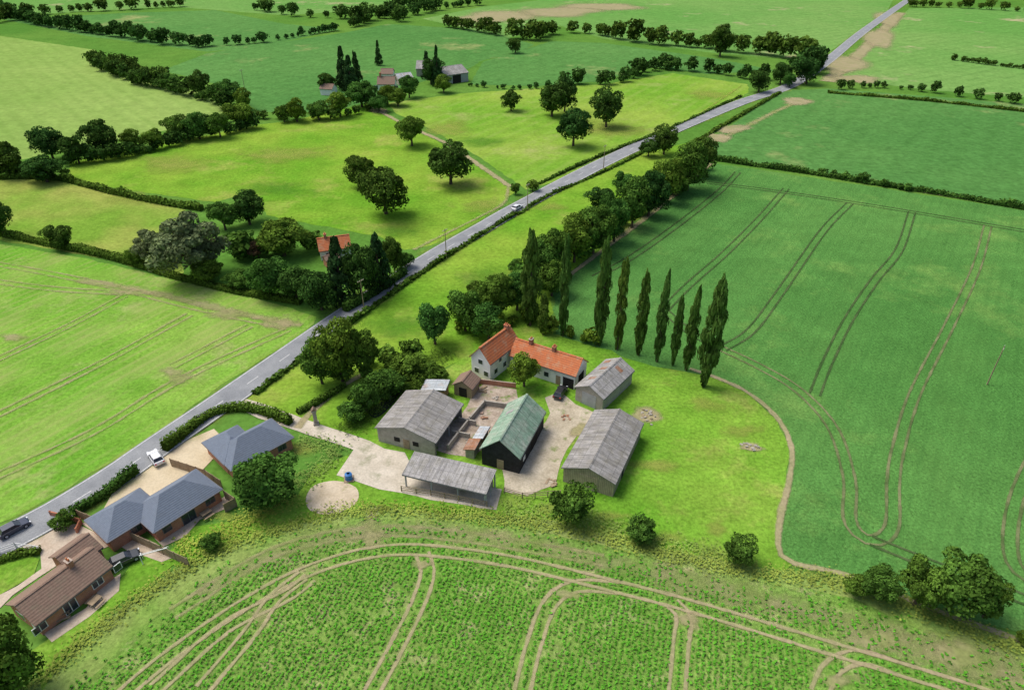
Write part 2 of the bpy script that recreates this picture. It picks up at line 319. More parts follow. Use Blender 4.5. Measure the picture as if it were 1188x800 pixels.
# ---------------- tracks in the fields -----------------
W_=tram
W_([(838,405),(880,425),(925,452),(965,495),(985,555),(986,605),(1010,627),(1034,612),(1036,560),(1042,520),(1062,455),(1100,380),(1132,312),(1146,262)],'tram_worn')
W_([(838,405),(872,383),(906,338),(955,268),(986,236)])
W_([(945,458),(960,420),(985,370),(1015,325),(1043,290),(1058,246)])
W_([(770,360),(800,330),(840,295),(880,255),(912,219)])
W_([(690,322),(735,297),(790,258),(835,222),(856,200)])
W_([(820,212),(900,222),(1020,240),(1188,268),(1300,285)])
W_([(1230,480),(1195,540),(1176,590),(1172,640),(1188,668),(1240,690)],'tram_worn')
W_([(838,405),(800,385),(770,360)]); W_([(1010,627),(1080,655),(1200,700)])
strip('farm_edge_path',[(800,428),(830,438),(868,456),(902,486),(918,520),(915,560),(905,600),(904,640),(925,655),(985,668),(1090,710),(1188,745),(1300,790)],1.7,'soil')
strip('field_edge_path',[(640,335),(700,290),(760,245),(825,190)],2.5,'soil')
strip('field_edge_path',[(700,287),(760,243),(805,205),(830,186),(900,196),(1020,215),(1188,243)],2.0,'soil_soft')
TRL.clear()
for px in ([(60,900),(150,800),(240,730),(330,675),(400,648),(460,638),(520,641),(600,653),(700,677),(800,703),(950,748),(1120,800),(1300,860)],
  [(180,800),(262,728),(335,690),(360,670)],[(235,800),(290,735),(318,695),(352,668)],[(430,805),(455,760),(485,700),(496,665),(490,642)],[(605,805),(620,745),(638,700),(668,680),(720,682)],
  [(785,805),(790,745),(793,715),(780,700)],[(950,805),(965,775),(1000,762),(1060,782)]):
    tram(px,'soil',1.9,0.9)
tram([(200,712),(320,640),(430,617),(540,623),(700,650)],'soil_soft',1.9,1.3)
BEETT=np.concatenate(TRL)
strip('bare_soil',[(430,590),(433,612),(440,635)],5,'soil_soft'); 
strip('bare_soil',[(230,690),(320,645),(430,615),(560,622),(700,652),(850,690),(1000,725),(1188,775)],7,'headland')
strip('bare_soil',[(760,668),(900,700),(1040,745),(1188,800)],9,'headland')
BP=((1010,745,120,22),(1110,760,90,25),(975,790,40,18),(430,625,25,20),(300,715,25,18),(660,690,30,10),(800,720,25,14),(490,655,20,10),(1150,780,60,14))
for b in BP: blob('bare_soil_patch',*b,'soil_soft')
for px in ([(-40,300),(60,318),(140,335),(240,360),(335,380)],[(-40,322),(60,335),(140,340)],[(145,343),(80,378),(-20,425)],[(220,365),(120,420),(-20,490)],[(335,382),(210,440),(110,500),(-20,560)],[(290,378),(200,425)]):
    tram(px,'soil_soft',1.9,1.3)
strip('bare_soil',[(90,325),(180,340),(270,362),(350,378)],5,'soil_soft')
for b in ((210,440,26,11),(325,375,50,13),(150,340,50,8),(265,365,45,9),(200,432,30,10),(15,392,30,8)): blob('bare_soil_patch',*b,'soil_soft')
for b in ((200,190,80,18),(330,180,90,18),(520,150,60,15),(150,230,60,12),(560,240,35,18),(700,150,80,20),(820,110,50,9),(640,240,40,8)): blob('dry_grass_patch',*b,'yellow')
for b in ((320,220,90,14),(460,270,60,12),(560,165,50,12),(700,190,60,8),(560,330,60,40),(460,380,60,30)): blob('lush_grass_patch',*b,'dark_grass')
for b in ((830,613,24,14),(700,600,60,12),(820,470,40,14),(770,625,60,12),(270,600,40,14),(345,520,50,16),(640,590,50,10),(760,540,50,16),(860,500,40,14)): blob('dry_grass_patch',*b,'yellow')
for b in ((750,482,34,14),(871,519,24,8),(672,500,18,14),(850,150,30,9),(925,118,32,7),(835,160,22,9),(980,75,40,20),(1020,45,28,22),(1030,22,24,16),(995,92,45,8),(575,20,80,12),(650,14,90,10),(700,8,80,7)): blob('bare_soil_patch',*b,'soil')
strip('bare_soil',[(820,168),(860,150),(910,125),(940,116)],6,'soil_soft'); strip('bare_soil',[(960,95),(1000,60),(1045,15)],14,'soil')
strip('field_track',[(430,124),(470,145),(520,168),(560,195),(592,217)],3.6,'soil',z=0.2)
blob('farm_forecourt',438,128,18,7,'soil')
strip('field_track',[(590,215),(585,235),(560,250),(510,275),(480,290)],2.5,'soil_soft')
strip('farm_path',[(345,497),(362,477),(395,450),(420,435)],2.2,'soil')
strip('pasture_path',[(860,100),(760,165),(680,200)],2.5,'yellow')
# ---------------- main road -----------------
RP=[(-260,790),(-120,702),(0,630),(60,598),(130,555),(180,520),(260,465),(330,416),(400,367),(500,300),(560,265),(605,239),(700,189),(780,152),(860,119),(918,99),(960,71),(1000,38),(1045,6),(1075,-14),(1110,-40)]
RL=resample(smooth([U(p) for p in RP],10),3.0); RN=normals(RL)
def ribbon(name,L,N,o1,o2,z,mat):
    n=len(L); V=np.zeros((2*n,3)); V[0::2,:2]=L+N*o1; V[1::2,:2]=L+N*o2; V[:,2]=z
    F_=np.array([(2*i,2*i+2,2*i+3,2*i+1) for i in range(n-1)]); 
    return link(bpy.data.objects.new(name,mesh_np(name,V,F_,[M[mat]])))
strip('road_verge',RL,13,'yellow',step=3,z=0.2,world=True,wv=0.4)
ribbon('road',RL,RN,-3.3,3.3,0.21,'asphalt')
ribbon('road_edge_line',RL,RN,2.95,3.1,0.214,'paint'); ribbon('road_edge_line',RL,RN,-3.1,-2.95,0.214,'paint')
D=resample(RL,0.5); DN=normals(D); V=[];F_=[]
i=0
while i<len(D)-8 and i<1400:
    b=len(V)
    for j in (i,i+6):
        V+= [(*(D[j]-DN[j]*0.07),0.2145),(*(D[j]+DN[j]*0.07),0.2145)]
    F_.append((b,b+2,b+3,b+1)); i+=18
link(bpy.data.objects.new('road_centre_line',mesh_np('road_centre_line',V,F_,[M['paint']])))
# ---------------- foliage -----------------
def leaves(P,Nrm,size,tone,jit=0.7):
    n=len(P); Nn=Nrm+rng.normal(0,jit,(n,3)); Nn/=np.linalg.norm(Nn,axis=1)[:,None]+1e-9
    R=rng.normal(0,1,(n,3)); T=np.cross(Nn,R); T/=np.linalg.norm(T,axis=1)[:,None]+1e-9; B=np.cross(Nn,T)
    s=(size*(0.6+0.8*rng.random(n)))[:,None]; a=0.5+0.35*rng.random((n,1))
    V=np.empty((n,4,3)); V[:,0]=P-T*s; V[:,1]=P-B*s*a; V[:,2]=P+T*s; V[:,3]=P+B*s*a
    return V.reshape(-1,3),np.arange(4*n).reshape(n,4),np.repeat(tone,4)
def cone(p,q,r1,r2,k=7):
    p=np.array(p,float);q=np.array(q,float); d=q-p; d/=np.linalg.norm(d); a=np.cross(d,[0.3,0.9,0.1]); a/=np.linalg.norm(a); b=np.cross(d,a)
    th=np.arange(k)/k*2*np.pi; ring=np.cos(th)[:,None]*a+np.sin(th)[:,None]*b
    V=np.r_[p+ring*r1,q+ring*r2]; F_=np.array([(i,(i+1)%k,k+(i+1)%k,k+i) for i in range(k)]); return V,F_
# beet plants drilled in rows over the near field
def inpoly(P,poly):
    c=np.zeros(len(P),bool); n=len(poly)
    for i in range(n):
        a=poly[i]; b=poly[(i+1)%n]; k=((a[1]>P[:,1])!=(b[1]>P[:,1])); c^=k&(P[:,0]<(b[0]-a[0])*(P[:,1]-a[1])/(b[1]-a[1]+1e-12)+a[0])
    return c
ang=math.radians(90-15.5); dr=np.array([math.cos(ang),math.sin(ang)]); dn=np.array([-dr[1],dr[0]])
ii,jj=np.meshgrid(np.arange(-140,140),np.arange(-60,330)); ii=ii.ravel(); jj=jj.ravel()
P=dr*(jj*0.45)[:,None]+dn*(ii*0.72)[:,None]+rng.normal(0,.07,(len(ii),2))
P=P[(P[:,1]>40)&(P[:,1]<95)&(np.abs(P[:,0])<95)]
P=P[inpoly(P,[U(q) for q in BEET])]
keep=np.ones(len(P),bool)
for i in range(0,len(P),2000):
    d=P[i:i+2000,None,:]-BEETT[None,::2,:]; keep[i:i+2000]=np.sqrt((d**2).sum(2).min(1))>0.5
P=P[keep]
dens=0.5+0.5*np.sin(P[:,0]*.23+2*np.sin(P[:,1]*.17))*np.sin(P[:,1]*.31+1.5*np.sin(P[:,0]*.11)); pr=np.clip(0.72+0.4*dens,0,1)
for b in BP:
    c=U(b[:2]); ex=abs(U((b[0]+b[2],b[1]))[0]-c[0]); ey=abs(U((b[0],b[1]-b[3]))[1]-c[1]); q=((P[:,0]-c[0])/ex)**2+((P[:,1]-c[1])/ey)**2; pr*=np.clip(0.25+q*0.8,0,1)
hl=resample(smooth([U(q) for q in BEET[1:12]]),1.0)
dm=np.array([np.sqrt(((hl-q)**2).sum(1).min()) for q in P]); pr*=np.clip((dm-1.5)/6+0.15,0,1)
P=P[rng.random(len(P))<pr]
P3=np.repeat(P,4,axis=0)+rng.normal(0,.11,(len(P)*4,2)); pt=0.8+0.45*rng.random(len(P)); P3=np.c_[P3,0.20+0.16*rng.random(len(P3))]
V,Fq,tn=leaves(P3,np.tile([0,0,1.4],(len(P3),1)),np.full(len(P3),.17),np.repeat(pt,4)*(0.8+0.45*rng.random(len(P3))),0.5)
link(bpy.data.objects.new('beet_crop_rows',mesh_np('beet_crop_rows',V,Fq,[M['beet']],attr={'tone':tn})))
def crown(kind,n,size,seed):
    global rng; old=rng; rng=np.random.default_rng(seed)
    if kind=='poplar':
        nl=64; z=rng.random(nl)*1.85+0.12; prof=np.clip(np.sin(np.clip((z-0.05)/2.0,0,1)*np.pi)**0.55,0.12,1)*0.95*(1-0.25*(z/2)); th=rng.random(nl)*6.28; rr=prof*0.68*np.sqrt(rng.random(nl))
        C=np.c_[rr*np.cos(th),rr*np.sin(th),z]; R=np.c_[prof*0.38,prof*0.38,np.full(nl,0.13)]*(0.75+0.5*rng.random((nl,1)))
    elif kind=='conifer':
        nl=46; z=rng.random(nl)**1.2*1.8+0.15; prof=(1-z/2.15)*0.95+0.05; th=rng.random(nl)*6.28; rr=prof*0.7
        C=np.c_[rr*np.cos(th),rr*np.sin(th),z]; R=np.c_[prof*0.4+0.04,prof*0.4+0.04,np.full(nl,0.16)]
    else:
        nl=44; d=rng.normal(0,1,(nl,3)); d/=np.linalg.norm(d,axis=1)[:,None]; r=0.72*rng.random(nl)**0.33
        C=d*r[:,None]*np.array([1,1,0.9])*(1+0.12*rng.normal(0,1,(nl,1))); C[:,2]=np.maximum(C[:,2],-0.62)+1.05; q=0.17+0.2*rng.random(nl); R=np.c_[q,q,q*0.85]
    li=rng.integers(0,len(C),n*2); d=rng.normal(0,1,(n*2,3)); d/=np.linalg.norm(d,axis=1)[:,None]; d[:,2]=np.where(rng.random(n*2)<0.6,np.abs(d[:,2]),d[:,2])
    P=C[li]+d*R[li]*(0.7+0.42*rng.random((n*2,1)))
    keep=np.ones(len(P),bool)
    for j in range(len(C)):
        q=(((P-C[j])/R[j])**2).sum(1); keep&=~((q<0.45)&(li!=j))
    idx=np.where(keep)[0][:n]; P=P[idx]; d=d[idx]; li=li[idx]
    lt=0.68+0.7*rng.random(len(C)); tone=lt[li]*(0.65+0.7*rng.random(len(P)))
    hgt=np.clip(P[:,2]/2.1,0,1); tone*=0.8+0.35*hgt  # shade painted into leaf colour: lower crown darker, top lighter
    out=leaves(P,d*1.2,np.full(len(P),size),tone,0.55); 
    WV=[];WF=[];o=0
    def add(vf):
        nonlocal o; WV.append(vf[0]); WF.append(vf[1]+o); o+=len(vf[0])
    top={'poplar':1.8,'conifer':1.9}.get(kind,0.75); r0={'poplar':0.12,'conifer':0.09}.get(kind,0.075)
    add(cone((0,0,-0.02),(0.02,0.01,top*0.55),r0,r0*0.7)); add(cone((0.02,0.01,top*0.55),(0,0.02,top),r0*0.7,r0*0.3))
    for j in range(0,len(C),4 if kind=='broad' else 9):
        zz=min(top*0.95,max(0.25,C[j][2]*0.55)); add(cone((0.01,0.01,zz),C[j],r0*0.4,r0*0.12,5))
    rng=old
    return out,(np.concatenate(WV),np.concatenate(WF))
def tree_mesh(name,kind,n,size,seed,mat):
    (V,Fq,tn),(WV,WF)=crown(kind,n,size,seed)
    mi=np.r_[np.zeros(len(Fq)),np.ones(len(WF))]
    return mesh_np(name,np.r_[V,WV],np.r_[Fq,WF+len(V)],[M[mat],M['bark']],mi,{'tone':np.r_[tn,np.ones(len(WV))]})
PT={}
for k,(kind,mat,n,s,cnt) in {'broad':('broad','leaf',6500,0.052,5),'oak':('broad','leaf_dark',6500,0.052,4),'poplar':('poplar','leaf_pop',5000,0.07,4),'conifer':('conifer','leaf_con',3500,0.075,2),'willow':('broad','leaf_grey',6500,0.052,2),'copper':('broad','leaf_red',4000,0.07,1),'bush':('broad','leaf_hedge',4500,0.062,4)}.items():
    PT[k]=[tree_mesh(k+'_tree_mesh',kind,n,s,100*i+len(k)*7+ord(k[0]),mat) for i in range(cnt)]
NM={'broad':'broadleaf_tree','oak':'oak_tree','poplar':'poplar_tree','conifer':'conifer_tree','willow':'willow_tree','copper':'copper_beech_tree','bush':'bush'}
def tree(kind,x,yt,yb,w):
    ym=(yt+yb)/2; s=scale_at(ym); a=dep(ym); R=w/2/s; e=(yb-yt)/2/s
    v=math.sqrt(max(e*e-(R*math.sin(a))**2,(0.55*R)**2))/math.cos(a); v=min(v,14)
    by=ym+s*v*1.0*math.cos(a); s2=scale_at(by); R*=s/s2*1.0
    p=U((x,by)); me=random.choice(PT[kind]); o=link(bpy.data.objects.new(NM[kind],me)); o.location=(p[0],p[1],0)
    if kind!='poplar': o.scale=(R*1.03*random.uniform(.93,1.07),R*1.03,v)
    else: o.scale=(R*random.uniform(.95,1.1),R*random.uniform(.95,1.1),v)
    o.rotation_euler=(0,0,random.uniform(0,6.28)); return o
T=[('broad',316,517,592,86),('broad',24,722,815,84),('bush',76,590,616,30),('broad',398,372,446,60),('broad',374,388,448,48),('broad',425,378,438,40),
('bush',450,426,466,46),('bush',478,408,448,52),('bush',425,440,482,40),('bush',505,420,444,34),('bush',462,405,435,36),('bush',410,462,492,34),('bush',480,438,462,28),
('broad',608,408,452,42),('broad',505,350,402,44),('broad',540,334,386,44),('broad',567,352,398,44),('broad',577,318,372,50),('broad',600,312,362,44),('oak',552,325,362,34),
('poplar',653,293,390,19),('poplar',695,298,401,22),('poplar',716,314,406,20),('poplar',740,328,412,20),('poplar',762,330,420,17),('poplar',780,352,424,15),('poplar',796,346,430,19),('poplar',816,342,449,31),('poplar',630,344,388,18),('poplar',615,285,378,30),
('broad',626,278,335,46),('broad',642,262,318,46),('broad',640,300,345,40),('broad',666,252,306,46),('broad',688,238,296,50),('broad',712,226,282,46),('oak',700,215,250,36),('broad',733,210,266,44),('broad',722,200,232,30),('oak',752,198,252,44),('broad',772,184,236,42),('broad',797,165,222,48),('oak',812,162,206,34),('oak',770,146,180,34),('oak',752,160,182,26),('broad',785,200,228,30),
('willow',228,250,326,88),('willow',180,266,308,50),('oak',290,220,262,44),('broad',262,232,268,36),('broad',330,252,300,62),('broad',316,294,346,56),('oak',345,308,352,44),('oak',374,308,362,50),('conifer',398,284,350,40),('oak',420,280,348,46),('conifer',442,276,336,34),('oak',458,275,318,26),('bush',470,290,312,24),('copper',300,275,300,30),('broad',245,300,330,40),('broad',280,312,336,36),
('broad',285,275,300,36),('broad',160,285,310,26),
('oak',75,258,290,33),('oak',6,234,276,32),('oak',448,188,250,66),('oak',420,178,218,40),('oak',523,163,215,54),('broad',478,134,170,38),
('oak',593,105,129,24),('oak',640,95,136,44),('oak',655,92,130,30),('oak',665,125,170,42),('oak',703,105,148,42),
('oak',15,165,206,42),('oak',55,180,213,48),('oak',62,148,186,42),('oak',92,154,190,32),('oak',122,140,180,42),('broad',155,150,176,30),('broad',180,150,174,28),('broad',206,134,163,36),('broad',232,130,162,36),('broad',256,130,160,30),('broad',279,120,150,40),
('oak',235,84,112,26),('broad',265,94,124,36),('broad',202,86,106,26),('broad',285,104,128,24),
('conifer',400,64,104,20),('conifer',415,66,100,16),('conifer',408,72,106,22),('oak',380,84,108,24),('broad',420,95,125,40),('broad',395,108,136,34),('broad',450,98,122,28),('broad',475,88,114,26),('oak',500,66,98,26),('conifer',508,62,100,14),('conifer',440,52,76,10),('broad',345,115,142,26),('broad',370,118,140,30),('broad',515,88,108,24),('bush',330,122,142,20),('broad',440,110,130,26),('conifer',496,64,92,14),('broad',462,104,124,24),
('oak',835,32,66,30),('oak',935,65,98,36),('oak',880,80,107,28),('oak',905,72,98,26),('broad',915,84,102,18),
('bush',665,560,612,54),('bush',742,596,632,40),('bush',857,622,656,42),('bush',248,618,640,25),('broad',1100,636,722,86),('broad',1060,648,712,60),('broad',1015,655,702,50),('bush',1140,675,722,40),('bush',990,664,694,30),('bush',1185,735,745,18),
('bush',600,300,318,24),('oak',598,44,62,18),('bush',618,208,222,16),('bush',598,212,226,12)]
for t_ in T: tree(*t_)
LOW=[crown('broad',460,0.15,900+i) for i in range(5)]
def row(px,h,gap=0.7,spread=0.25,name='tree_row',mat='leaf_dark',hv=0.45):
    L=resample(smooth([U(p) for p in px]),1.0); d=0; Vs=[];Fs=[];Ts=[];o=0; tot=len(L)
    while d<tot:
        hh=h*random.uniform(1-hv,1+hv); r=hh*random.uniform(0.42,0.6); p=L[int(d)]
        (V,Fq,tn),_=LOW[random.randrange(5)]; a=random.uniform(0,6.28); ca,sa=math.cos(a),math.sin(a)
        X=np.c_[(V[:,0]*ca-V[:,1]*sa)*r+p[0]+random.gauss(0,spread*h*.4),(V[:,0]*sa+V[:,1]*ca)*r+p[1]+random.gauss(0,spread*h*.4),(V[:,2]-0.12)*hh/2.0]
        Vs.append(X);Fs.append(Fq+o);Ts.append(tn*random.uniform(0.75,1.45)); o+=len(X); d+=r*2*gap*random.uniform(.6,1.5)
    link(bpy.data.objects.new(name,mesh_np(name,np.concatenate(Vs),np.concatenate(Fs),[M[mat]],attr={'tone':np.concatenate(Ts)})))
for px,h,g in (([(-20,8),(40,28),(100,38),(170,48),(235,56)],9,.7),([(235,54),(300,50),(350,42),(395,35)],6,1.0),([(-20,30),(60,16),(140,12),(210,8)],9,.9),([(300,12),(350,20),(400,22),(430,30)],9,1.4),([(0,-5),(150,-8),(300,-5),(450,-12)],9,1),
 ([(110,75),(140,85),(170,92),(195,100)],9,.6),([(120,82),(160,98),(200,106),(240,118),(265,128)],7,.9),([(455,22),(480,18),(520,10),(560,6)],10,.8),([(410,32),(440,22),(470,26)],11,.9),([(520,32),(545,36),(580,42)],9,.7),([(600,45),(620,46),(645,38)],12,.6),([(440,22),(460,12),(500,2)],9,.9),
 ([(668,38),(700,42),(740,50),(790,54),(850,60),(905,66),(945,70)],11,.65),([(760,-2),(900,-12),(1000,-16)],9,1.3),([(655,98),(690,98),(720,96),(745,86),(775,78)],8,.8),([(775,82),(820,84),(870,92),(900,92)],7,.75),([(545,100),(600,104),(650,100)],3,1.3),
 ([(925,80),(940,86),(950,78)],12,.6),([(975,104),(1010,102),(1050,104),(1110,112),(1188,122)],4.5,1.3),([(1055,8),(1120,10),(1188,14),(1250,16)],7,1),([(1105,70),(1150,76),(1200,82)],3,.7),([(300,138),(340,138),(390,138),(430,128)],5,.9),([(0,205),(30,205),(78,205)],5,.7),([(80,192),(150,182),(230,162),(300,148)],5,.6),([(1020,-22),(1100,-28),(1300,-25)],10,.8),([(850,-30),(600,-28),(300,-30)],11,.9)):
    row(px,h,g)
row([(600,345),(640,315),(700,275),(760,232),(815,195)],6,.6,0.5,'undergrowth_row','leaf')
row([(540,385),(580,378),(620,372),(650,388),(690,398)],3.5,.7,0.5,'undergrowth_row','leaf')
row([(395,440),(430,428),(470,415),(500,410)],3.5,.6,0.8,'undergrowth_row','leaf')
row([(285,300),(310,280),(350,300)],6,.6,0.8,'undergrowth_row','leaf')
def hedge(px,w,h,name='hedge',leaf=0.3,mat='leaf_hedge',rough_=0.3):
    L=resample(smooth([U(p) for p in px]),0.8); N=normals(L); n=len(L); length=n*0.8
    hh=h*(1+rough_*np.interp(np.arange(n),np.arange(0,n+6,6),rng.normal(0,1,len(np.arange(0,n+6,6)))).clip(-1.5,1.5))
    cnt=int(length*(w+2*h)/(leaf*leaf*1.6)); cnt=min(cnt,40000)
    t_=rng.random(cnt)*(n-1.001); i=t_.astype(int); f=(t_-i)[:,None]; C=L[i]*(1-f)+L[i+1]*f; Nn=N[i]
    a=rng.random(cnt)*math.pi; cs,sn=np.cos(a),np.sin(a); k=0.85+0.3*rng.random(cnt)
    off=np.sign(cs)*np.abs(cs)**0.6*w/2*k; z=np.abs(sn)**0.6*hh[i]*k*0.95+0.05
    P=np.c_[C+Nn*off[:,None],z]; nr=np.c_[Nn*cs[:,None],sn]
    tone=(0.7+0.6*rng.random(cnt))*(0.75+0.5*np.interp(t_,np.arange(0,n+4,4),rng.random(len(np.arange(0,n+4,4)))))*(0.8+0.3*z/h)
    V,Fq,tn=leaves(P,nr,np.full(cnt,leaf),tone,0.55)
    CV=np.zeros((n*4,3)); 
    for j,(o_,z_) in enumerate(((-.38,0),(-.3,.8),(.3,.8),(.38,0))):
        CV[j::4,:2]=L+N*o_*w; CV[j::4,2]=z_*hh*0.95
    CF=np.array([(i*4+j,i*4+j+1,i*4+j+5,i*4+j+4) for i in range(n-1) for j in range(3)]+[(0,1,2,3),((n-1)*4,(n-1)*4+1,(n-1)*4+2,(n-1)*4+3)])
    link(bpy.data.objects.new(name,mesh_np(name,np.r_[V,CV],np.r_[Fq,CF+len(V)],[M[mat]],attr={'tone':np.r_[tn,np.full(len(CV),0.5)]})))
for a in (([(296,458),(330,432),(390,388),(440,352),(500,310),(560,272),(600,248)],1.2,1.1),([(84,598),(120,577),(160,548)],1.5,1.5),([(192,524),(215,505),(240,485),(268,476),(300,478),(338,492)],1.6,1.8),
 ([(-20,268),(60,285),(130,300),(215,325),(290,342),(350,352)],2.2,1.8),([(78,210),(130,224),(180,235),(235,244)],2.2,2.0),([(470,318),(430,345),(400,362)],2,2.2),([(830,186),(870,192),(940,202),(1000,212),(1090,226),(1188,243),(1300,262)],1.8,1.6),
 ([(795,172),(850,140),(905,108)],1.5,1.0),([(960,108),(1080,118),(1188,130)],1.8,1.2),([(0,208),(40,207),(80,210)],2,2),([(600,250),(640,226),(700,200),(745,178)],1.0,0.8),([(620,216),(700,180),(780,148),(860,112)],1.0,0.8),
 ([(345,480),(370,468),(400,448)],1.2,1.0),([(-20,658),(20,645),(48,640)],1.2,1.0)):
    far=min(p[1] for p in a[0])<260
    hedge(*a,leaf=0.45 if far else 0.22)
row([(950,202),(1000,212),(1060,222)],3,1.2,0.2,'bush_row','leaf_hedge')
def tufts(name,px,w,n,h=0.3,mat='straw'):
    L=resample(smooth([U(p) for p in px]),1.0); N=normals(L); i=rng.integers(0,len(L),n); C=L[i]+N[i]*(rng.normal(0,w/3,n))[:,None]+rng.normal(0,.4,(n,2))
    P=np.c_[C,0.2+h*rng.random(n)]; cl=0.9+0.2*np.sin(C[:,0]*.7)*np.sin(C[:,1]*.5+1)
    V,Fq,tn=leaves(P,np.tile([0,0,2.0],(n,1)),np.full(n,0.17),cl*(0.85+0.35*rng.random(n)),0.45)
    link(bpy.data.objects.new(name,mesh_np(name,V,Fq,[M[mat]],attr={'tone':tn})))
tufts('tall_grass',[(20,810),(120,725),(215,660),(300,622),(430,592),(640,610),(780,645),(905,668),(985,678),(1100,722),(1240,775)],2.5,8000)
tufts('tall_grass',[(210,640),(300,600),(340,575)],4,1200)
tufts('tall_grass',[(350,512),(390,522),(370,545),(345,560)],3,900)
tufts('tall_grass',[(585,590),(680,605),(760,632),(850,650)],4,1600)
tufts('tall_grass',[(400,500),(430,480),(470,440),(520,410)],4,2500,.6,'leaf_hedge')
# ---------------- buildings -----------------
class MB:
    def __init__(s): s.V=[];s.F=[];s.I=[];s.mats=[]
    def mi(s,m):
        if m not in s.mats: s.mats.append(m)
        return s.mats.index(m)
    def poly(s,V,Fs,m):
        b=len(s.V); s.V+= [tuple(v) for v in V]; k=s.mi(m)
        for f in Fs: s.F.append(tuple(b+i for i in f)); s.I.append(k)
    def box(s,x0,y0,z0,x1,y1,z1,m):
        V=[(x,y,z) for z in (z0,z1) for y in (y0,y1) for x in (x0,x1)]
        s.poly(V,[(0,2,3,1),(4,5,7,6),(0,1,5,4),(2,6,7,3),(0,4,6,2),(1,3,7,5)],m)
    def prism(s,prof,y0,y1,m,axis='y'):
        n=len(prof); f=(lambda a,b,y:(a,y,b)) if axis=='y' else (lambda a,b,y:(y,a,b))
        V=[f(a,b,y0) for a,b in prof]+[f(a,b,y1) for a,b in prof]
        s.poly(V,[tuple(range(n)),tuple(range(2*n-1,n-1,-1))]+[(i,n+i,n+(i+1)%n,(i+1)%n) for i in range(n)],m)
    def obj(s,name,parent,loc,rz,bev=0):
        me=bpy.data.meshes.new(name); me.from_pydata(s.V,[],s.F)
        for m in s.mats: me.materials.append(M[m])
        me.polygons.foreach_set('material_index',s.I)
        bm=bmesh.new(); bm.from_mesh(me); bmesh.ops.recalc_face_normals(bm,faces=bm.faces); bm.to_mesh(me); bm.free()
        o=link(bpy.data.objects.new(name,me)); o.location=loc; o.rotation_euler=(0,0,rz); o.parent=parent
        if bev: md=o.modifiers.new('bevel','BEVEL'); md.width=bev; md.segments=2
        return o
def empty(name,p,rz=0): 
    e=link(bpy.data.objects.new(name,None)); e.location=(p[0],p[1],0); e.rotation_euler=(0,0,rz); e.empty_display_size=1; return e
def fr3(A,B,C,h):
    a,b,c=U(A,h),U(B,h),U(C,h); ex=b-a; ey=c-b; W=np.linalg.norm(ex); L=np.linalg.norm(ey)
    a1=math.atan2(ex[1],ex[0]); a2=math.atan2(ey[1],ey[0])-math.pi/2
    while a2-a1>math.pi: a2-=2*math.pi
    while a1-a2>math.pi: a2+=2*math.pi
    an=(a1*W+a2*L)/(W+L); return (a+c)/2,an,W,L
def frl(A,B,h,D):
    a,b=U(A,h),U(B,h); y=(a-b)/np.linalg.norm(a-b); x=np.array([y[1],-y[0]]); L=np.linalg.norm(a-b)
    return (a+b)/2+x*D/2,math.atan2(x[1],x[0]),D,L
def frg(A,B,h,L):
    a,b=U(A,h),U(B,h); x=(b-a)/np.linalg.norm(b-a); y=np.array([-x[1],x[0]]); return (a+b)/2+y*L/2,math.atan2(x[1],x[0]),np.linalg.norm(b-a),L
def wallbox(mb,face,u,w,z0,z1,W,L,d0,d1,m):
    if face=='S': mb.box(u-w/2,-L/2-d1,z0,u+w/2,-L/2-d0,z1,m)
    if face=='N': mb.box(u-w/2,L/2+d0,z0,u+w/2,L/2+d1,z1,m)
    if face=='W': mb.box(-W/2-d1,u-w/2,z0,-W/2-d0,u+w/2,z1,m)
    if face=='E': mb.box(W/2+d0,u-w/2,z0,W/2+d1,u+w/2,z1,m)
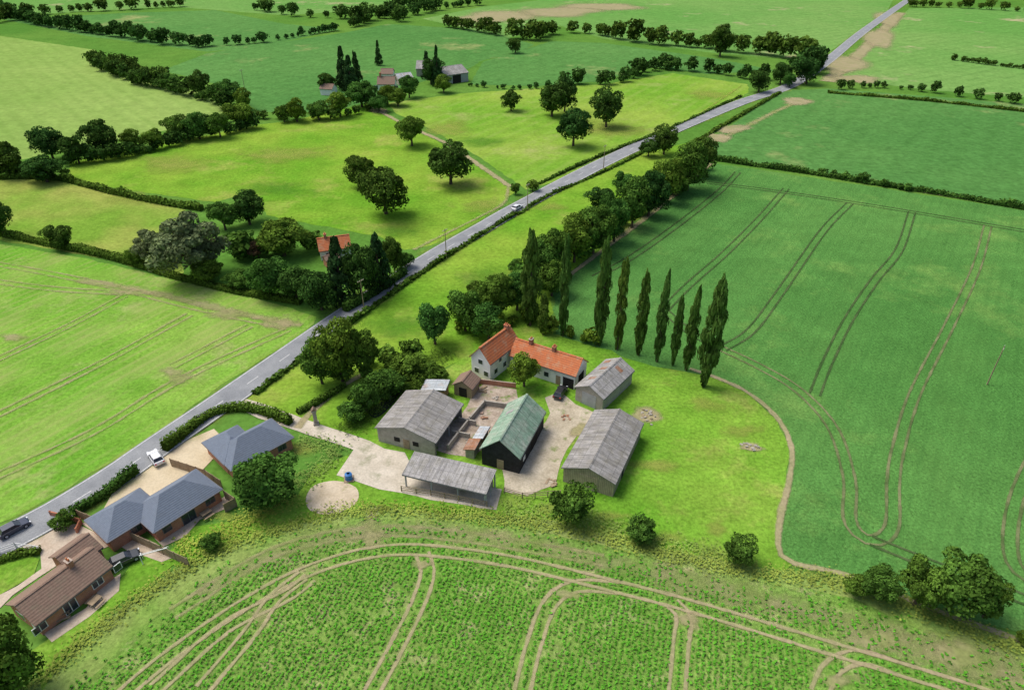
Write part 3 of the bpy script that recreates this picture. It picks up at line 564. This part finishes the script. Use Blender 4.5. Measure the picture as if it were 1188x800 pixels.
def block(parent,fr,h,rise,wall,roof,kind='gable',oh=0.3,omit='',win=(),doors=(),extra=None,ridge=True,gmat=None,gut='grey_trim',trim='trim'):
    c,an,W,L=fr; p0=parent.location; loc=(c[0]-p0.x,c[1]-p0.y,0); T_=0.15
    w=MB(); iw,il=W-2*oh,L-2*oh; th=0.25
    if kind=='mono':
        zl=h-T_; zr=h+rise-T_; zt=0
        prof=[(-iw/2,0),(iw/2,0),(iw/2,zr-0.02),(-iw/2,zl+0.02)]
    else:
        zt=h-T_+rise*oh/(W/2)-0.02; prof=[(-iw/2,0),(iw/2,0),(iw/2,zt),(0,h+rise-T_-0.02),(-iw/2,zt)]
        if kind=='hip': zt=h-T_+0.01; prof=[(-iw/2,0),(iw/2,0),(iw/2,zt),(-iw/2,zt)]
    if 'S' not in omit: w.prism(prof,-il/2,-il/2+th,gmat or wall)
    if 'N' not in omit: w.prism(prof,il/2-th,il/2,wall)
    zW=zt if kind!='mono' else zl+0.02; zE=zt if kind!='mono' else zr-0.02
    if 'W' not in omit: w.box(-iw/2,-il/2+th,0,-iw/2+th,il/2-th,zW,wall)
    if 'E' not in omit: w.box(iw/2-th,-il/2+th,0,iw/2,il/2-th,zE,wall)
    for f,zz in (('W',zW),('E',zE)):
        if f in omit:
            n=max(2,int(L/4.5)); x=(-iw/2 if f=='W' else iw/2-0.2)
            for i in range(n+1):
                y=-il/2+(il-0.2)*i/n; w.box(x,y,0,x+0.2,y+0.2,zz-0.02,'steel')
            w.box(x,-il/2+.2,zz-.5,x+.12,il/2-.2,zz-.05,'steel')
    if 'S' in omit:
        for x in (-iw/2,-0.1,iw/2-0.2): w.box(x,-il/2-.21,0,x+0.2,-il/2-0.01,h-T_,'steel')
    if w.V: w.obj('walls',parent,loc,an)
    r=MB()
    if kind=='gable': r.prism([(-W/2,h),(-W/2,h-T_),(0,h+rise-T_),(W/2,h-T_),(W/2,h),(0,h+rise)],-L/2,L/2,roof)
    elif kind=='mono': r.prism([(-W/2,h),(-W/2,h-T_),(W/2,h+rise-T_),(W/2,h+rise)],-L/2,L/2,roof)
    else:
        k=min(W,L)/2
        if L>=W: R1,R2=(0,-L/2+k,h+rise),(0,L/2-k,h+rise); fs=[(0,1,4),(1,2,5,4),(2,3,5),(3,0,4,5)]
        else: R1,R2=(-W/2+k,0,h+rise),(W/2-k,0,h+rise); fs=[(0,1,5,4),(1,2,5),(2,3,4,5),(3,0,4)]
        V=[(-W/2,-L/2,h),(W/2,-L/2,h),(W/2,L/2,h),(-W/2,L/2,h),R1,R2]
        r.poly(V,fs,roof); r.box(-W/2+.02,-L/2+.02,h-T_,W/2-.02,L/2-.02,h-0.01,trim)
    r.obj('roof',parent,loc,an)
    q=MB()
    if ridge and kind=='gable': q.prism([(-0.22,h+rise-0.03),(0,h+rise+0.07),(0.22,h+rise-0.03)],-L/2-0.02,L/2+0.02,roof)
    if gut and kind!='hip':
        for sx,zz in ((-1,h),(1,h+rise if kind=='mono' else h)): q.box(sx*W/2-0.06,-L/2+.05,zz-0.22,sx*W/2+0.06,L/2-.05,zz-0.1,gut)
    if gut and kind=='hip':
        for sx in (-1,1): q.box(sx*(W/2+.05)-0.05,-L/2,h-0.12,sx*(W/2+.05)+0.05,L/2,h-.02,gut)
        for sy in (-1,1): q.box(-W/2,sy*(L/2+.05)-0.05,h-0.12,W/2,sy*(L/2+.05)+0.05,h-.02,gut)
    if q.V: q.obj('ridge_and_gutters',parent,loc,an)
    g=MB()
    for (f,u,ww,z0,z1) in win:
        wallbox(g,f,u,ww,z0,z1,iw,il,-0.05,0.05,trim); 
        n=max(1,int(ww/0.75)); pw=(ww-0.1*(n+1))/n
        for i in range(n): wallbox(g,f,u-ww/2+0.1+pw/2+i*(pw+0.1),pw,z0+.09,z1-.09,iw,il,-0.05,0.065,'glass')
    for (f,u,ww,z0,z1,m) in doors: wallbox(g,f,u,ww,z0,z1,iw,il,-0.05,0.06,m)
    if g.V: g.obj('windows_and_doors',parent,loc,an)
    if extra:
        e=MB(); extra(e,W,L,h,rise); e.obj('details',parent,loc,an)
def bld(name,fr): return empty(name,fr[0])
def chimney(x,y,z0,z1,m='brick',s=0.45):
    def f(e,W,L,h,r):
        e.box(x-s,y-s*.7,z0,x+s,y+s*.7,z1,m); e.box(x-s-.08,y-s*.7-.08,z1,x+s+.08,y+s*.7+.08,z1+.12,m)
        for k in (-.2,.2): e.box(x+k-.1,y-.1,z1+.12,x+k+.1,y+.1,z1+.5,'orange')
    return f
def skylights(lst,m='tin'):
    def f(e,W,L,h,rise):
        for (sx,x0,x1,y,w) in lst:
            z=lambda x:h+rise*(1-x/(W/2)); a,b=sx*x0,sx*x1
            V=[(a,y,z(x0)+.03),(b,y,z(x1)+.03),(b,y+w,z(x1)+.03),(a,y+w,z(x0)+.03)]; V+=[(v[0],v[1],v[2]-.02) for v in V]
            e.poly(V,[(0,1,2,3),(7,6,5,4),(0,4,5,1),(1,5,6,2),(2,6,7,3),(3,7,4,0)],m)
    return f
fr=fr3((649,543),(713,560),(749,490),3.2); p=bld('grey_barn',fr)
block(p,fr,3.2,1.7,'tan','fibre',doors=[('S',0,3.2,0,2.9,'tan'),('E',-3,1,0,2,'black')],extra=skylights([(-1,1.2,2.6,-5,1),(1,1,2.4,-1,1),(1,1,2.4,4,1)],'fibre2'))
fr=fr3((661,449),(699,460),(741,429),3.2); p=bld('grey_barn',fr)
block(p,fr,3.2,1.7,'block','fibre2',doors=[('S',0,3.0,0,2.8,'steel')],extra=skylights([(-1,.6,2,-3,1),(-1,.6,2,1,1),(1,.6,2,2.5,1),(-1,1.5,2.8,4,1)],'rust'))
fr=fr3((551,522),(601,529),(638,476),3.6); p=bld('black_weatherboard_barn',fr)
block(p,fr,3.6,3.0,'black','greenroof',doors=[('S',0,1.2,0,2.1,'wood'),('E',1,3,0,3,'dark'),('E',-4,1,1.2,2,'trim')],extra=skylights([(-1,1.0,2.4,2,1)],'fibre2'))
fr=fr3((430,497),(504,511),(542,467),3.3); p=bld('grey_open_barn',fr)
block(p,fr,3.3,1.7,'block','fibre',omit='E',doors=[('S',-1.8,1.1,1.2,2.1,'dark'),('S',1.8,1.1,1.2,2.1,'dark'),('S',0,1.2,0,2.1,'wood')])
fr=frl((466,550),(564,573),3.0,5.0); p=bld('open_fronted_shed',fr)
block(p,fr,3.0,0.7,'block','fibre2',kind='mono',omit='WSN')
fr=frg((488,452),(517,455),2.4,3.5); p=bld('tin_shed',fr); block(p,fr,2.4,0.5,'rust','tin',kind='mono',doors=[('S',0,1,0,2,'wood')])
fr=frg((524,446),(548,452),2.5,4.0); p=bld('brown_shed',fr); block(p,fr,2.5,1.4,'wood','brown',doors=[('S',0,1.6,0,2.1,'dark')])
fr=frg((537,521),(551,524),2.0,3.0); p=bld('rusty_lean_to',fr); block(p,fr,2.0,0.5,'block','rust',kind='mono')
fr=frg((548,508),(560,511),2.0,3.5); p=bld('tin_shed',fr); block(p,fr,2.0,0.5,'rust','tin',kind='mono')
# farmhouse
fr=fr3((546,413),(569,424),(602,396),4.4); p=bld('white_farmhouse',fr)
def eh(e,W,L,h,r): chimney(0,L/2-1.2,h+r-.8,h+r+.6)(e,W,L,h,r)
block(p,fr,4.4,3.0,'white','orange',win=[('S',0,1.2,3.4,4.5),('S',-1,1.2,1,2.2),('S',1.3,1.2,1,2.2),('E',-3,1.2,1,2.2),('E',0,1.2,1,2.2),('E',-1.5,1,3,3.9)],extra=eh)
fr2=frl((590,412),(668,437),3.4,6.0)
def eh2(e,W,L,h,r):
    chimney(0,L/2-3.5,h+r-.8,h+r+.8)(e,W,L,h,r); chimney(0,-1.2,h+r-.8,h+r+.7)(e,W,L,h,r)
block(p,fr2,3.4,2.5,'white','orange',win=[('W',4,1.2,1,2.2),('W',1.5,1.2,1,2.2),('W',-1,1.2,1,2.2)],doors=[('W',-3.6,1.0,0,2.1,'wood'),('W',-5.8,2.3,0,2.3,'dark'),('S',0.2,2.4,0,2.3,'dark')],extra=eh2)
# bungalows
bw=dict(trim='grey_trim')
fr=frl((268,546),(341,507),2.6,7.5); p=bld('brick_bungalow',fr)
block(p,fr,2.6,2.6,'brick','slate',kind='hip',oh=.4,win=[('W',-3.5,1.6,.9,2.1),('W',.2,1.6,.1,2.1),('W',3.6,1.4,.9,2.1),('S',0,1.6,.9,2.1)],**bw)
fr2=(U((268,515),2.6),fr[1],8.0,6.5)
block(p,fr2,2.62,2.2,'brick','slate',kind='hip',oh=.4,win=[('S',0,1.6,.9,2.1)],doors=[('W',0,2.2,0,2.1,'trim')],**bw)
fr=frl((178,618),(258,567),2.6,7.5); p=bld('brick_bungalow',fr)
block(p,fr,2.6,2.6,'brick','slate',kind='hip',oh=.4,win=[('W',-3.5,1.6,.9,2.1),('W',.2,2.2,.1,2.1),('W',3.6,1.4,.9,2.1)],**bw)
c2=U((144,596),2.6); block(p,(c2,fr[1],7.0,8.5),2.62,2.3,'brick','slate',kind='hip',oh=.4,win=[('W',0,1.6,.9,2.1),('W',-2.6,1.2,.9,2.1)],doors=[('S',0,1,0,2.1,'grey_trim')],**bw)
fr=fr3((0,702),(42,722),(136,655),2.5); p=bld('brown_roof_bungalow',fr)
block(p,fr,2.5,2.0,'brick','brown',oh=.35,win=[('E',-5,1.8,.8,2.0),('E',-1,1.8,.1,2.1),('E',3,1.6,.8,2.0),('E',6,1.2,.8,2.0),('S',-1,1.6,.8,2.0)],doors=[('S',1.8,1.0,0,2.1,'trim')],extra=chimney(0.1,2,3.8,5.2))
c2=U((88,640),2.5); block(p,(c2,fr[1],5,5),2.52,1.5,'brick','brown',oh=.3)
fr=frl((370,292),(408,287),2.8,6); p=bld('red_roof_cottage',fr); block(p,fr,2.8,2.6,'white','orange',win=[('W',-2,1.3,1,2.1),('W',2,1.3,1,2.1)],doors=[('W',0,1,0,2.1,'wood')],extra=chimney(0,2,4,6.2))
fr=frl((378,303),(396,298),2.2,3); p=bld('brown_shed',fr); block(p,fr,2.2,0.9,'brick','brown')
fr=frl((516,88),(544,84),4.5,14); p=bld('grey_barn',fr); block(p,fr,4.5,3.0,'steel','fibre2',doors=[('W',0,5,0,4,'dark')])
fr=frl((482,80),(500,80),4,14); p=bld('grey_barn',fr); block(p,fr,4,3.0,'block','fibre2')
fr=frl((437,98),(458,98),3.5,8); p=bld('red_roof_farmhouse',fr); block(p,fr,3.5,3,'white','brown',win=[('W',-5,2,1,3),('W',0,2,1,3),('W',5,2,1,3)],extra=chimney(0,3,5,8,'brick',.6))
fr=frl((441,86),(456,86),3,7); p=bld('white_outbuilding',fr); block(p,fr,3,2.2,'white','brown')
fr=frl((462,92),(480,90),3,8); p=bld('tin_shed',fr); block(p,fr,3,2,'block','tin')
fr=frl((370,103),(385,104),3,6); p=bld('white_outbuilding',fr); block(p,fr,3,2,'white','brown')
# ---------------- walls and fences -----------------
def wall(name,px,h,th,mat,step=3,rails=False):
    L=[U(q) for q in px]; p=empty(name,L[0]); 
    for a,b in zip(L[:-1],L[1:]):
        d=b-a; l=np.linalg.norm(d); an=math.atan2(d[1],d[0]); m2=MB()
        if rails:
            for z in (.4,.8,1.15): m2.box(0,-.03,z,l,.03,z+.1,mat)
        else: m2.box(0,-th/2,0,l,th/2,h,mat)
        n=max(1,int(l/step))
        for i in range(n+1):
            x=l*i/n; m2.box(x-.07,-th/2-.04,0,x+.07,th/2+.04,h+.08,mat)
        m2.obj('panels',p,(a[0]-L[0][0],a[1]-L[0][1],0),an)
wall('timber_fence',[(93,601),(140,620),(190,643),(220,657)],1.8,.06,'wood',1.8)
wall('timber_fence',[(200,541),(240,554),(258,566)],1.8,.06,'wood',1.8)
wall('timber_fence',[(262,578),(275,587),(262,594)],1.8,.06,'wood',1.8)
wall('yard_wall',[(520,522),(545,490),(562,470),(590,474)],1.2,.3,'block',50)
wall('yard_wall',[(533,490),(552,494)],1.2,.25,'block',50)
wall('yard_wall',[(525,505),(545,509)],1.2,.25,'block',50)
wall('brick_wall',[(548,452),(556,445),(598,450)],1.2,.25,'brick',50)
wall('post_and_rail_fence',[(585,572),(606,578),(650,575)],1.2,.06,'wood',2,rails=True)
wall('post_and_rail_fence',[(565,588),(500,575),(466,570)],1.2,.06,'wood',2,rails=True)
wall('post_and_rail_fence',[(47,640),(20,636),(-20,650)],1.2,.06,'trim',2,rails=True)
wall('garden_wall',[(60,598),(95,607),(90,618)],1.0,.2,'brick',30)
def pile(x,y,mat,n,s,name,ln=0.7,mats=None):
    p=empty(name,U((x,y)),random.uniform(0,3)); 
    for k in range(3):
        m=MB()
        for i in range(max(2,n//3)):
            a=random.gauss(0,s*.5); b=random.gauss(0,s*.4); l=random.uniform(.12,.2+s*ln*.6); w=random.uniform(.1,.26); z=random.uniform(0.1,0.4)
            m.box(a-l,b-w,0.02,a+l,b+w,z+.003*i,mat if k else (mats or mat))
        m.obj('pieces_%d'%(k+1),p,(0,0,0),random.uniform(0,3))
for q in ((562,455,'wood',10,1.3,'timber_stack'),(575,462,'block',9,1.0,'rubble_heap',.1),(570,500,'wood',8,1.1,'timber_stack'),(515,538,'tin',5,1.0,'sheet_metal_stack'),(560,483,'rust',7,1.0,'scrap_heap',.3),(640,560,'wood',6,1.2,'timber_stack'),(540,512,'block',8,1.0,'rubble_heap',.1),(750,481,'block',24,2.2,'rubble_heap',.1,'wood'),(871,519,'block',18,1.4,'rubble_heap',.1),(658,486,'rust',5,1,'scrap_heap',.3)): pile(*q)
# ---------------- poles -----------------
def pole(x,y,h=8.5,name='telegraph_pole',arm=True,r=.14):
    c=U((x,y)); p=empty(name,c); V,F_=cone((0,0,0),(0,0,h),r,r*.65,8); me=mesh_np('post',V,F_,[M['wood']]); o=link(bpy.data.objects.new('post',me)); o.parent=p
    if arm:
        m=MB(); m.box(-.9,-.06,h-.5,.9,.06,h-.38,'wood'); 
        for k in (-.8,-.3,.3,.8): m.box(k-.04,-.04,h-.38,k+.04,.04,h-.2,'trim')
        m.obj('crossarm',p,(0,0,0),.9)
for q in ((423,362),(518,300),(612,244),(700,196)): pole(*q)
pole(1145,446,9); pole(285,108,11)
c=U((367,492)); p=empty('stone_pillar',c); m=MB(); m.box(-.5,-.5,0,.5,.5,.5,'block'); m.box(-.32,-.32,.5,.32,.32,3.0,'block'); m.box(-.45,-.45,3.0,.45,.45,3.3,'block'); m.prism([(-.45,3.3),(.45,3.3),(0,3.9)],-.45,.45,'brown'); m.obj('pillar',p,(0,0,0),.3,.03)
c=U((405,556)); p=empty('blue_water_tank',c); V,F_=cone((0,0,0.05),(0,0,1.2),.6,.6,20); link(bpy.data.objects.new('tank',mesh_np('tank',V,F_,[M['bluep']]))).parent=p
V,F_=cone((0,0,1.2),(0,0,1.4),.6,.25,20); link(bpy.data.objects.new('lid',mesh_np('lid',V,F_,[M['bluep']]))).parent=p
m=MB(); m.box(-.8,-.8,0.12,.8,.8,.2,'wood'); m.obj('base',p,(0,0,0),.2)
c=U((182,650)); p=empty('football_goal',c,.4); m=MB(); 
for x in (-1.8,1.8): m.box(x-.05,-.05,0,x+.05,.05,1.9,'trim'); m.box(x-.03,.0,0,x+.03,1.0,.06,'trim'); m.box(x-.03,.95,0,x+.03,1.0,1.2,'trim')
m.box(-1.85,-.05,1.85,1.85,.05,1.95,'trim'); m.box(-1.8,.95,1.15,1.8,1.0,1.2,'trim'); m.obj('frame',p,(0,0,0),0)
def gtable(x,y,r):
    p=empty('garden_table',U((x,y)),r); m=MB(); m.box(-.8,-.5,.8,.8,.5,.86,'wood'); [m.box(a-.04,b-.04,0,a+.04,b+.04,.8,'wood') for a in(-.7,.7) for b in(-.4,.4)]; m.box(-.8,.8,.5,.8,1.1,.56,'wood'); m.box(-.8,-1.1,.5,.8,-.8,.56,'wood'); m.obj('table',p,(0,0,0),0)
gtable(75,714,.5); gtable(240,598,.9); gtable(112,700,1.2)
# ---------------- cars -----------------
def car(name,x,y,heading,colr):
    c=U((x,y)); p=empty(name,c,heading); pm=NT('car_paint_'+name,0.3,0.5); pm.b.inputs['Coat Weight'].default_value=0.6; M['cp'+name]=pm.col(colr); k='cp'+name
    z0=.21; m=MB()
    m.prism([(-2.1,.35),(-2.15,.75),(-2.0,.98),(-1.2,1.02),(1.0,1.0),(1.9,.86),(2.15,.65),(2.12,.35)],-.86,.86,k,'x'); 
    m.obj('body',p,(0,0,z0-.1),0,.08)
    g=MB()
    V=[(-.8,-1.85,.97),(.8,-1.85,.97),(.8,1.05,.97),(-.8,1.05,.97),(-.62,-1.45,1.45),(.62,-1.45,1.45),(.62,.25,1.45),(-.62,.25,1.45)]
    Fs=[(0,1,5,4),(1,2,6,5),(2,3,7,6),(3,0,4,7),(4,5,6,7)]; g.poly(V,Fs,'glass'); g.obj('windows',p,(0,0,z0-.1),0)
    r=MB(); r.box(-.62,-1.45,1.43,.62,.25,1.5,k)
    for sx in (-1,1):
        for (ya,yb) in ((-1.85,-1.45),(1.05,.25),(-.5,-.5)):
            r.poly([(sx*.82,ya-.05,.97),(sx*.82,ya+.05,.97),(sx*.64,yb+.05,1.46),(sx*.64,yb-.05,1.46),(sx*.78,ya-.05,.97),(sx*.78,ya+.05,.97),(sx*.60,yb+.05,1.46),(sx*.60,yb-.05,1.46)],[(0,1,2,3),(4,5,6,7),(0,4,7,3),(1,5,6,2)],k)
        r.box(sx*.92-.08,.75,.95,sx*.92+.08,.95,1.08,k)
    r.obj('roof',p,(0,0,z0-.1),0,.03)
    l=MB()
    for sx in (-1,1): l.box(sx*.62-.18,2.0,.62,sx*.62+.18,2.17,.78,'lampw'); l.box(sx*.66-.14,-2.17,.7,sx*.66+.14,-2.05,.88,'lampr')
    l.obj('lamps',p,(0,0,z0-.1),0)
    for i,(sx,yy) in enumerate(((-1,-1.3),(1,-1.3),(-1,1.35),(1,1.35))):
        V,F_=cone((sx*.7,yy,.33),(sx*.9,yy,.33),.33,.33,18); V2,F2=cone((sx*.9,yy,.33),(sx*.905,yy,.33),.33,.2,18); V3,F3=cone((sx*.905,yy,.33),(sx*.91,yy,.33),.2,.01,18)
        me=mesh_np('wheel',np.r_[V,V2,V3],np.r_[F_,F2+len(V),F3+len(V)+len(V2)],[M['tyre'],M['alloy']],[0]*18+[0]*18+[1]*18); o=link(bpy.data.objects.new('wheel_%d'%(i+1),me)); o.parent=p; o.location=(0,0,z0)
def rd(x,y):
    c=U((x,y)); i=np.argmin(((RL-c)**2).sum(1)); d=RL[min(i+1,len(RL)-1)]-RL[i-1]; return math.atan2(d[1],d[0])-math.pi/2
car('dark_car',18,616,rd(18,614),(0.02,0.03,0.06)); car('white_car',182,534,rd(182,534)+1.2,(0.7,0.71,0.72)); car('white_car',600,243,rd(600,243),(0.75,0.76,0.78))
car('black_car',650,458,-.4,(0.02,0.02,0.022)); car('dark_car',146,652,-.9,(0.03,0.035,0.04))
# ---------------- light, camera -----------------
el=math.radians(60); az=math.radians(-65)
d=Vector((math.sin(az)*math.cos(el),math.cos(az)*math.cos(el),math.sin(el)))
sl=bpy.data.lights.new('sun','SUN'); sl.energy=2.7; sl.angle=math.radians(34); sl.color=(1,.965,.90); so=link(bpy.data.objects.new('sun',sl)); so.rotation_euler=d.to_track_quat('Z','Y').to_euler()
w=bpy.data.worlds.new("World"); sc.world=w; w.use_nodes=True; nt=w.node_tree; bg=nt.nodes['Background']; sk=nt.nodes.new('ShaderNodeTexSky'); sk.sky_type='NISHITA'; sk.sun_disc=False; sk.sun_elevation=el; sk.sun_rotation=az; sk.air_density=1.0; sk.dust_density=4; sk.ozone_density=1
nt.links.new(sk.outputs[0],bg.inputs[0]); bg.inputs[1].default_value=0.15
cam=bpy.data.cameras.new('camera'); co=link(bpy.data.objects.new('camera',cam)); co.location=(0,0,H); co.rotation_euler=(math.pi/2-TH,0,0); cam.sensor_width=36; cam.lens=F/1188*36; cam.clip_start=1; cam.clip_end=30000; sc.camera=co
sc.view_settings.view_transform='Standard'; sc.view_settings.look='None'; sc.view_settings.exposure=0
print('objects',len(bpy.data.objects),'beets',len(P))
